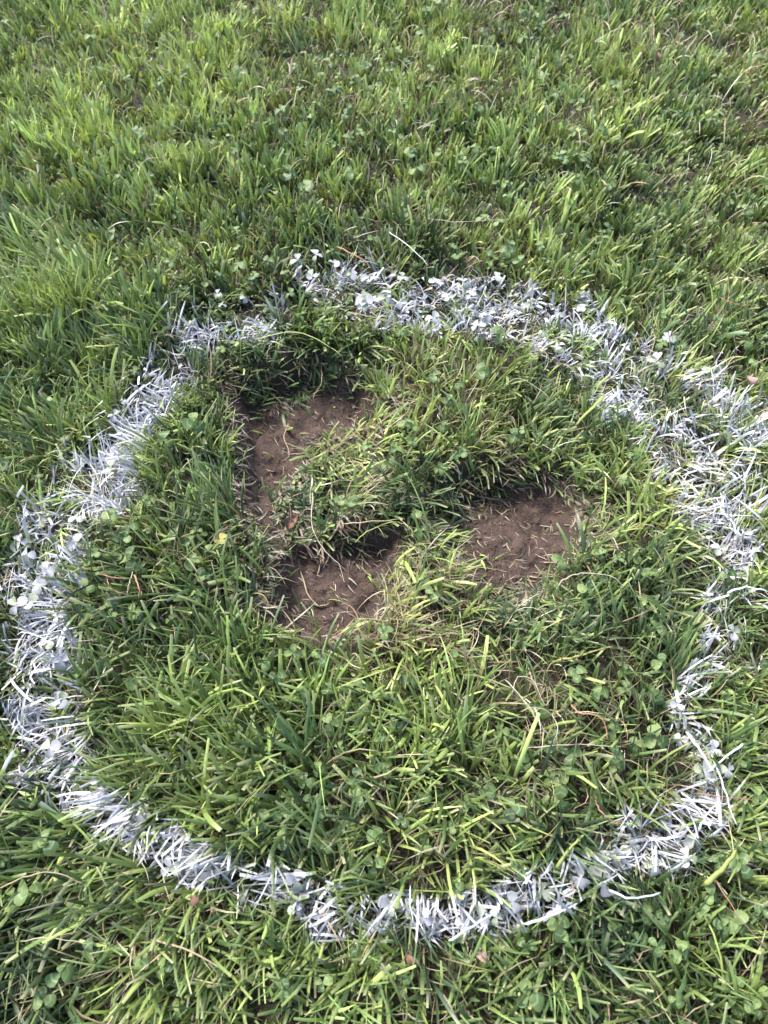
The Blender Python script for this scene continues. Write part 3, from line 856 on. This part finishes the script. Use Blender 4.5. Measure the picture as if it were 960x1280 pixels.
def place_label(px, py, painted, sz):
    cand = sorted((math.hypot(px - a, py - b), a, b, nm) for a, b, nm in LANDMARK)
    def rel(c, short=False):
        d, a, b, nm = c
        dirs = ['right', 'above right', 'above', 'above left', 'left', 'below left', 'below', 'below right']
        w = dirs[int(((math.degrees(math.atan2(b - py, px - a)) + 22.5) % 360) // 45)]
        w = {'right': 'right of', 'left': 'left of'}.get(w, w)
        return (w + ' ' + nm) if short else (('just ' if d < 45 else ('' if d < 90 else 'well ')) + w + ' ' + nm)
    size = 'tiny' if sz < .0078 else ('small' if sz < .0098 else 'mid sized')
    base = size + (' painted' if painted else ' green') + ' clover '
    opts = [base + rel(cand[0])] + [base + rel(cand[0], True) + ', ' + rel(c, True) for c in cand[1:9]]
    for o in opts:
        if o not in used_labels and len(o.replace(',', '').split()) <= 16:
            used_labels.add(o); return o
    for o in opts[1:]:
        o = o.replace(size, size + ', low' , 1)
        if o not in used_labels and len(o.replace(',', '').split()) <= 16:
            used_labels.add(o); return o
    return None
taken = [(a[0], a[1]) for a in PLACED]
tries = 0; made = 0
while made < 205 and tries < 9000:
    tries += 1
    px_, py_ = cr.uniform(-5, 965), cr.uniform(5, 1275)
    x_, y_ = P(px_, py_, .02)
    if px_ > 500 and py_ > 700 and cr.random() < .5: continue
    n_ = float(fbm(np.array([x_]), np.array([y_]), .12, 5, 2)[0])
    if cr.random() > smooth(.42, .68, n_) + .06: continue
    bs = float(bare_sd(np.array([x_]), np.array([y_]))[0])
    if bs > -.022: continue
    if float(hollow_depth(np.array([x_]), np.array([y_]))[0]) > .012 and cr.random() < .8: continue
    if min((px_ - q) ** 2 + (py_ - w) ** 2 for q, w in taken) < 18 ** 2: continue
    x_, y_ = P(px_, py_, .032)
    am = float(ring_amount(np.array([x_]), np.array([y_]))[0])
    if .05 < am < .45: continue
    taken.append((px_, py_)); made += 1
    lb, gp = region_label(px_, py_, am >= .45)
    sz_ = cr.uniform(.0065, .0115)
    lb = place_label(px_, py_, am >= .45, sz_)
    if lb is None:
        made -= 1; continue
    clover(px_, py_, am >= .45, lb, gp, size=sz_, height=cr.uniform(.024, .036))

def clover_cover():
    """the many small clover leaves deeper in the turf"""
    r = np.random.default_rng(31)
    src = []
    for v in LEAF[False]:
        m = v; a = np.zeros(len(m.vertices) * 3, np.float32); m.vertices.foreach_get('co', a); a = a.reshape(-1, 3)
        uv = np.zeros(len(m.vertices) * 3, np.float32); m.attributes['leaf_uv'].data.foreach_get('vector', uv)
        src.append((a, uv.reshape(-1, 3)))
    F0 = np.array([tuple(p.vertices) for p in LEAF[False][0].polygons])
    n = 7000
    x, y = scatter(n, -.78, .78, -.14, 1.62, r)
    k = (r.random(n) < .02 + .30 * smooth(.45, .68, fbm(x, y, .10, 2, 3))) & (bare_sd(x, y) < -.02) & (hollow_depth(x, y) < .01)
    x, y = x[k], y[k]; am = ring_amount(x, y)
    for painted in (False, True):
        sel = (am > .42) if painted else (am < .2)
        V, U, F = [], [], []; off = 0
        for cx, cy in zip(x[sel], y[sel]):
            h_ = r.uniform(.016, .031); sz = r.uniform(.0055, .0105); a0 = r.uniform(0, 6.28)
            for q in range(3):
                a, uv = src[r.integers(4)]
                M = np.array(Euler((r.uniform(-.8, .5), r.uniform(-.5, .5), a0 + q * 2.094 + r.uniform(-.3, .3))).to_matrix())
                V.append(a @ M.T * sz * r.uniform(.8, 1.15) + (cx, cy, h_)); U.append(uv); F.append(F0 + off); off += len(a)
        nm = 'painted_clover_cover' if painted else 'clover_cover'
        o = link(nm, mesh_from(nm, np.concatenate(V), np.concatenate(F), [MAT_CLOVER_P if painted else MAT_CLOVER], {'leaf_uv': ('FLOAT_VECTOR', np.concatenate(U))}))
        tag(o, 'small clover leaves low in the turf coated with white paint' if painted else 'many small clover leaves low between the grass blades', 'clover', kind='stuff')
clover_cover()

# ------------------------------------------------------------------ single stalks, straws and long blades
def catmull(pts, per=5):
    out = []
    p = [pts[0]] + list(pts) + [pts[-1]]
    for i in range(1, len(p) - 2):
        for k in range(per):
            t = k / per
            a, b, c, d = (np.array(q, float) for q in p[i - 1:i + 3])
            out.append(.5 * ((2 * b) + (-a + c) * t + (2 * a - 5 * b + 4 * c - d) * t * t + (-a + 3 * b - 3 * c + d) * t ** 3))
    out.append(np.array(p[-2], float))
    return out
def stalk(name, label, cat, pts, mat, w, t=None, z=.040, taper=(1, .5), arch=.006, on_soil=False, group=None):
    c = catmull(pts); n = len(c)
    q = random.Random(len(label) * 7 + int(pts[0][0]))
    P3 = []
    for i, (a, b) in enumerate(c):
        u = i / (n - 1)
        if on_soil:
            zz = 0
            for _ in range(4):
                x, y = P(a, b, zz); zz = float((ground_z(np.array([x]), np.array([y])) + soil_rough(np.array([x]), np.array([y])))[0]) + .0015 + arch * math.sin(math.pi * u)
        else:
            zz = z + arch * math.sin(math.pi * u) - .004 * (1 - u)
        x, y = P(a, b, zz)
        P3.append(Vector((x + q.uniform(-.0006, .0006), y + q.uniform(-.0006, .0006), zz + q.uniform(-.0009, .0009))))
    base = P3[0].copy()
    me = tube_mesh(name, [v - base for v in P3], w * (.64 if mat is MAT_WHITE else .78), (t or w * .8) * .65, mat, 6, taper)
    o = link(name, me); o.location = base
    return tag(o, label, cat, group)
ST = [
    ('painted_stalk', 'thin whitish stalk lying flat in the lawn beyond the top arc', [(530, 272), (575, 277), (635, 273)], MAT_PALE, .0014, {}),
    ('painted_stalk', 'long white blade slanting down towards the top arc', [(486, 290), (513, 309), (536, 332)], MAT_WHITE, .0028, dict(t=.0008)),
    ('dry_stalk', 'short pale blade left of the slanting white blade above the ring', [(442, 297), (473, 288)], MAT_PALE, .0022, {}),
    ('reddish_stalk', 'reddish brown stalk lying across the painted top arc', [(421, 308), (446, 320), (463, 332)], MAT_REDSTRAW, .003, {}),
    ('dry_stalk', 'straw coloured stalk along the near edge of the top arc', [(435, 390), (470, 397), (503, 405)], MAT_STRAW, .0018, {}),
    ('dry_stalk', 'pale arched straw below the right hollow', [(695, 739), (704, 725), (727, 717), (764, 720), (781, 737)], MAT_PALE, .0019, dict(z=.034, arch=.012)),
    ('dry_stalk', 'short white straw at the left rim of the right hollow', [(561, 694), (593, 668)], MAT_PALE, .0012, dict(z=.012)),
    ('dry_stalk', 'thin bowed stalk hanging into the lower left hollow', [(391, 616), (391, 660), (407, 689), (424, 706), (431, 729)], MAT_PALE, .0013, dict(z=.006)),
    ('root', 'brown root lying in the soil of the lower left hollow', [(376, 714), (385, 742), (399, 757), (411, 754)], MAT_STRAW, .0024, dict(on_soil=True, arch=.001)),
    ('dry_stalk', 'yellowish arched stalk above the lower left hollow', [(444, 678), (464, 662), (497, 652), (513, 664)], MAT_YGREEN, .002, dict(z=.022)),
    ('dry_stalk', 'straight straw over the top rim of the lower left hollow', [(429, 655), (465, 652), (500, 649)], MAT_STRAW, .0022, dict(z=.026)),
    ('dry_stalk', 'forked whitish twig standing in the upper left hollow', [(360, 530), (355, 548), (362, 568), (352, 577)], MAT_STRAW, .0015, dict(z=-.012)),
    ('dry_stalk', 'short whitish twig touching the forked one in the upper left hollow', [(361, 568), (380, 567)], MAT_PALE, .0013, dict(z=-.012)),
    ('reddish_stalk', 'long pinkish straw across the pale grass right of the upper left hollow', [(409, 567), (444, 541), (487, 526)], MAT_REDSTRAW, .0016, dict(z=.018)),
    ('dry_stalk', 'curved thin straw hanging under the overhanging turf', [(401, 455), (402, 478), (390, 494)], MAT_STRAW, .0012, dict(z=-.004)),
    ('dry_stalk', 'long curved pale thread in the upper left lawn', [(172, 222), (178, 203), (200, 196), (247, 191)], MAT_PALE, .0013, {}),
    ('dry_stalk', 'curved pale thread right of the hollows top near the ring centre', [(629, 481), (655, 474), (690, 500)], MAT_PALE, .0012, {}),
    ('dry_stalk', 'straw pointing at the pink dead leaf', [(878, 476), (905, 470), (930, 471)], MAT_STRAW, .0013, {}),
    ('dry_stalk', 'orange tinted straw outside the upper right arc', [(898, 371), (920, 380), (942, 382)], MAT_REDSTRAW, .0013, {}),
    ('dry_stalk', 'long straw under the ring at the left photo edge', [(0, 1111), (30, 1097), (65, 1090), (105, 1105)], MAT_STRAW, .0018, {}),
    ('dry_stalk', 'brownish fallen stalk below the bottom left arc', [(190, 1175), (240, 1190), (285, 1215)], MAT_STRAW, .0026, {}),
    ('dry_stalk', 'pale straw lying level at the far bottom left', [(20, 1178), (60, 1172), (112, 1180)], MAT_PALE, .0012, {}),
    ('dry_stalk', 'steep white thread in the straw tangle below the right hollow', [(632, 850), (652, 872), (672, 900), (688, 924)], MAT_PALE, .0013, {}),
    ('dry_stalk', 'level white thread under the straw tangle below the right hollow', [(655, 935), (710, 931), (782, 933)], MAT_PALE, .0013, {}),
    ('dry_stalk', 'looped white thread at the top of the straw tangle', [(640, 868), (648, 846), (668, 852), (680, 880), (690, 872)], MAT_PALE, .0011, {}),
    ('dry_stalk', 'hooked thread right of the straw tangle', [(690, 892), (697, 912), (688, 934)], MAT_PALE, .0012, {}),
    ('dry_stalk', 'short bent straw inside the straw tangle', [(650, 890), (668, 884), (690, 892)], MAT_STRAW, .0018, {}),
    ('reddish_stalk', 'orange brown crooked stalk below the right hollow', [(714, 880), (724, 890), (752, 899), (760, 926)], MAT_REDSTRAW, .0024, {}),
    ('yellow_grass_blade', 'yellow grass blade with bright tip under the right hollow', [(690, 827), (728, 818), (766, 808)], MAT_YELLOW, .003, dict(t=.0008)),
    ('reddish_stalk', 'pinkish thin stalk crossing the painted right bend', [(868, 991), (905, 996), (947, 1001)], MAT_REDSTRAW, .0013, {}),
    ('reddish_stalk', 'long orange thread at the lower right photo edge', [(890, 1092), (920, 1140), (957, 1186)], MAT_REDSTRAW, .0013, {}),
    ('dry_stalk', 'thick pale yellow broken stalk outside the lower right bend', [(880, 1106), (902, 1088), (921, 1062)], MAT_YGREEN, .0065, {}),
    ('reddish_stalk', 'orange curved stalk inside the bottom right of the ring', [(744, 999), (752, 1016), (776, 1033)], MAT_REDSTRAW, .0022, {}),
    ('reddish_stalk', 'pink straw on top of the tangle near the left arc', [(122, 717), (142, 722), (167, 722)], MAT_REDSTRAW, .0018, {}),
    ('reddish_stalk', 'pink straw bent downwards in the tangle near the left arc', [(134, 722), (139, 736), (161, 744)], MAT_REDSTRAW, .0015, {}),
    ('reddish_stalk', 'thick upright pink straw at the right of the left tangle', [(168, 718), (173, 732), (174, 748)], MAT_REDSTRAW, .0028, {}),
    ('dry_stalk', 'pale straw crossing behind the left tangle', [(166, 715), (160, 732), (159, 745)], MAT_PALE, .0013, {}),
    ('painted_stalk', 'thick painted blade slanting down at the right arc', [(858, 915), (876, 940), (894, 966)], MAT_WHITE, .005, dict(t=.0012)),
    ('painted_stalk', 'longest painted blade running down the right bend', [(890, 943), (905, 985), (921, 1033)], MAT_WHITE, .0035, dict(t=.001)),
    ('painted_stalk', 'painted blade crossing the others from the right', [(931, 929), (908, 946), (884, 965)], MAT_WHITE, .0038, dict(t=.001)),
    ('painted_stalk', 'painted blade low on the right bend pointing down right', [(852, 990), (872, 1010), (890, 1040)], MAT_WHITE, .0035, dict(t=.001)),
    ('painted_stalk', 'painted blade low on the right bend rising to the right', [(872, 1040), (886, 1015), (902, 1003)], MAT_WHITE, .0035, dict(t=.001)),
    ('painted_stalk', 'thick painted blade at the right of the bottom arc', [(655, 1156), (688, 1145), (722, 1130)], MAT_WHITE, .0042, dict(t=.001)),
    ('painted_stalk', 'long bowed pale green blade under the bottom right arc', [(760, 1112), (790, 1123), (827, 1116)], MAT_WHITE, .0036, dict(t=.001)),
    ('painted_stalk', 'painted blade crossing the middle of the bottom arc', [(560, 1176), (592, 1158), (626, 1135)], MAT_WHITE, .0036, dict(t=.001)),
    ('painted_stalk', 'thin upright painted blade in the bottom arc', [(513, 1108), (513, 1135), (518, 1158)], MAT_WHITE, .002, dict(t=.0008)),
    ('painted_stalk', 'broad painted blade at the right photo edge', [(908, 742), (932, 734), (962, 740)], MAT_WHITE, .0042, dict(t=.001)),
    ('long_grass_blade', 'broad pale green blade standing inside the upper right arc', [(720, 531), (738, 512), (756, 494)], MAT_YGREEN, .0055, dict(t=.001, taper=(.6, 1))),
    ('long_grass_blade', 'broad light green blade inside the ring above the bottom right arc', [(694, 1086), (712, 1062), (731, 1042)], MAT_YGREEN, .005, dict(t=.001, taper=(.8, .4))),
    ('long_grass_blade', 'pale green blade sloping down over the overhanging turf', [(318, 424), (370, 415), (410, 432), (428, 446)], MAT_YGREEN, .0032, dict(t=.0008, taper=(.8, .3))),
]
for nm, lb, pts, mt, w, kw in ST:
    stalk(nm, lb, {'root': 'root', 'long_grass_blade': 'grass blade', 'yellow_grass_blade': 'grass blade'}.get(nm, 'stalk'), pts, mt, w, **kw)

# straw bits pressed into the soil of the hollows
def straw_bits(poly_px, n, label, group, ang, seed, size=(.006, .014)):
    q = random.Random(seed)
    pl = poly_px
    pa = np.array(pl)
    meshes = []
    for k in range(5):
        l = 1.0
        b = q.uniform(-.09, .09)
        meshes.append(tube_mesh('straw_bit', [(0, 0, 0), (.3, b, .02), (.65, b * .8, .03), (1, 0, 0)], q.uniform(.045, .13), .04, (MAT_STRAW, MAT_PALE, MAT_STRAW)[k % 3], 6, (1, .7)))
    c = 0; tr = 0
    while c < n and tr < 5000:
        tr += 1
        x = q.uniform(pa[:, 0].min(), pa[:, 0].max()); y = q.uniform(pa[:, 1].min(), pa[:, 1].max())
        if poly_sd(np.array([x]), np.array([y]), pl)[0] < .0: continue
        mi = q.randrange(5)
        o = link('straw_bit', meshes[mi])
        s = size[0] + (size[1] - size[0]) * q.random() ** 1.6; a = ang + q.gauss(0, .55)
        x2, y2 = x + math.cos(a) * s, y + math.sin(a) * s
        qa = np.array([x, x2, (x + x2) / 2]); qb = np.array([y, y2, (y + y2) / 2])
        z0, z1, zm = (float(v) for v in ground_z(qa, qb) + soil_rough(qa, qb))
        z0 += max(0, zm - (z0 + z1) / 2)
        o.location = (x, y, z0 + .0006); o.rotation_euler = (0, -math.atan2(z1 - z0, s), a); o.scale = (s, s, s)
        u = (x - pa[:, 0].min()) / np.ptp(pa[:, 0]); v = (y - pa[:, 1].min()) / np.ptp(pa[:, 1])
        row = 'near' if v < .33 else ('middle' if v < .66 else 'far'); colu = 'left' if u < .33 else ('centre' if u < .66 else 'right')
        ln = 'short' if s < size[0] + (size[1] - size[0]) * .33 else ('longer' if s > size[0] + (size[1] - size[0]) * .66 else 'medium')
        tone = 'pale' if (mi % 3) == 1 else 'tan'
        turn = 'steeply slanting' if abs(math.sin(a)) > .8 else ('level' if abs(math.sin(a)) < .4 else 'slanting')
        lb = '%s %s %s straw bit on the soil of the %s, %s %s' % (ln, turn, tone, label, row, colu)
        if lb in used_labels:
            bpy.data.objects.remove(o); continue
        used_labels.add(lb)
        tag(o, lb, 'straw', group)
        c += 1
straw_bits(BARE[2], 80, 'right hollow', 'straw bits in the right hollow', R(-42), 3, (.006, .017))
straw_bits(BARE[0], 32, 'upper left hollow', 'straw bits in the upper left hollow', R(-50), 4, (.005, .014))
straw_bits(BARE[1], 34, 'lower left hollow', 'straw bits in the lower left hollow', R(-55), 5, (.005, .015))

# crumbs of earth
def crumbs():
    r = np.random.default_rng(8)
    V = []; F = []; off = 0
    oct_v = np.array([(1, 0, 0), (-1, 0, 0), (0, 1, 0), (0, -1, 0), (0, 0, 1), (0, 0, -1)], float)
    oct_f = np.array([(0, 2, 4), (2, 1, 4), (1, 3, 4), (3, 0, 4), (2, 0, 5), (1, 2, 5), (3, 1, 5), (0, 3, 5)])
    n = 22000
    x, y = r.uniform(-.22, .22, n), r.uniform(.28, .66, n)
    sd = bare_sd(x, y); k = (sd > -.02) & (r.random(n) < .22 + .6 * (fbm(x, y, .02, 2, 2) > .52))
    x, y = x[k], y[k]; n = len(x)
    s = .0004 + .0011 * r.random(n) ** 3 + (r.random(n) < .03) * r.uniform(.0008, .0026, n)
    z = ground_z(x, y) + s * .3 + soil_rough(x, y)
    Vv = oct_v[None] * r.uniform(.6, 1.3, (n, 6, 1)) + r.normal(0, .12, (n, 6, 3))
    Vv = Vv * s[:, None, None] + np.stack([x, y, z], -1)[:, None]
    Ff = (oct_f[None] + (np.arange(n) * 6)[:, None, None]).reshape(-1, 3)
    o = link('soil_crumbs', mesh_from('soil_crumbs', Vv.reshape(-1, 3), Ff, [MAT_CRUMB], None, False))
    tag(o, 'small crumbs of dark earth loose in the hollows', 'earth', kind='stuff')
crumbs()

# dead leaves
def dead_leaf(px, py, z, size, mat, label, rot, tilt, wide=.8, on_soil=False):
    V = []; q = random.Random(int(px))
    us = [0, .12, .3, .5, .7, .86, 1]; hw = [.03, .22, .36, .40, .34, .2, .03]
    for u, w in zip(us, hw):
        for s in (-1, -.5, 0, .5, 1):
            V.append(((s * w * wide + q.uniform(-.03, .03)) * size, (u - .5) * size, (abs(s) * w * .5 + .15 * math.sin(u * 5) + q.uniform(-.03, .03)) * size))
    F = [(i * 5 + j, i * 5 + j + 1, i * 5 + j + 6, i * 5 + j + 5) for i in range(6) for j in range(4)]
    me = mesh_from('dead_leaf', np.array(V), np.array(F), [mat])
    o = link('dead_leaf', me)
    x, y = P(px, py, z)
    if on_soil: z = float(ground_z(np.array([x]), np.array([y]))[0]) + .006; x, y = P(px, py, z)
    o.location = (x, y, z); o.rotation_euler = (tilt, .2, rot)
    tag(o, label, 'dead leaf')
dead_leaf(938, 475, .042, .013, MAT_PINK, 'small round pink dead leaf right of the upper right arc', .3, .3, 1.3)
dead_leaf(365, 652, .0, .020, MAT_DEAD, 'reddish brown folded dead leaf between the two left hollows', -.6, .5, .7, True)
dead_leaf(602, 1196, .034, .010, MAT_PINK, 'torn pinkish brown dead leaf just under the bottom arc', 1.2, .3, .9)
dead_leaf(512, 1200, .028, .009, MAT_DEAD, 'brown speckled dead leaf under the middle of the bottom arc', .4, .3, .9)
dead_leaf(243, 1126, .042, .009, MAT_DEAD, 'tiny orange brown leaf below the large painted clover', .9, .5, .9)
dead_leaf(822, 70, .040, .016, MAT_DEAD, 'dark reddish dead leaf in the lawn near the top right', .2, .9, .5)
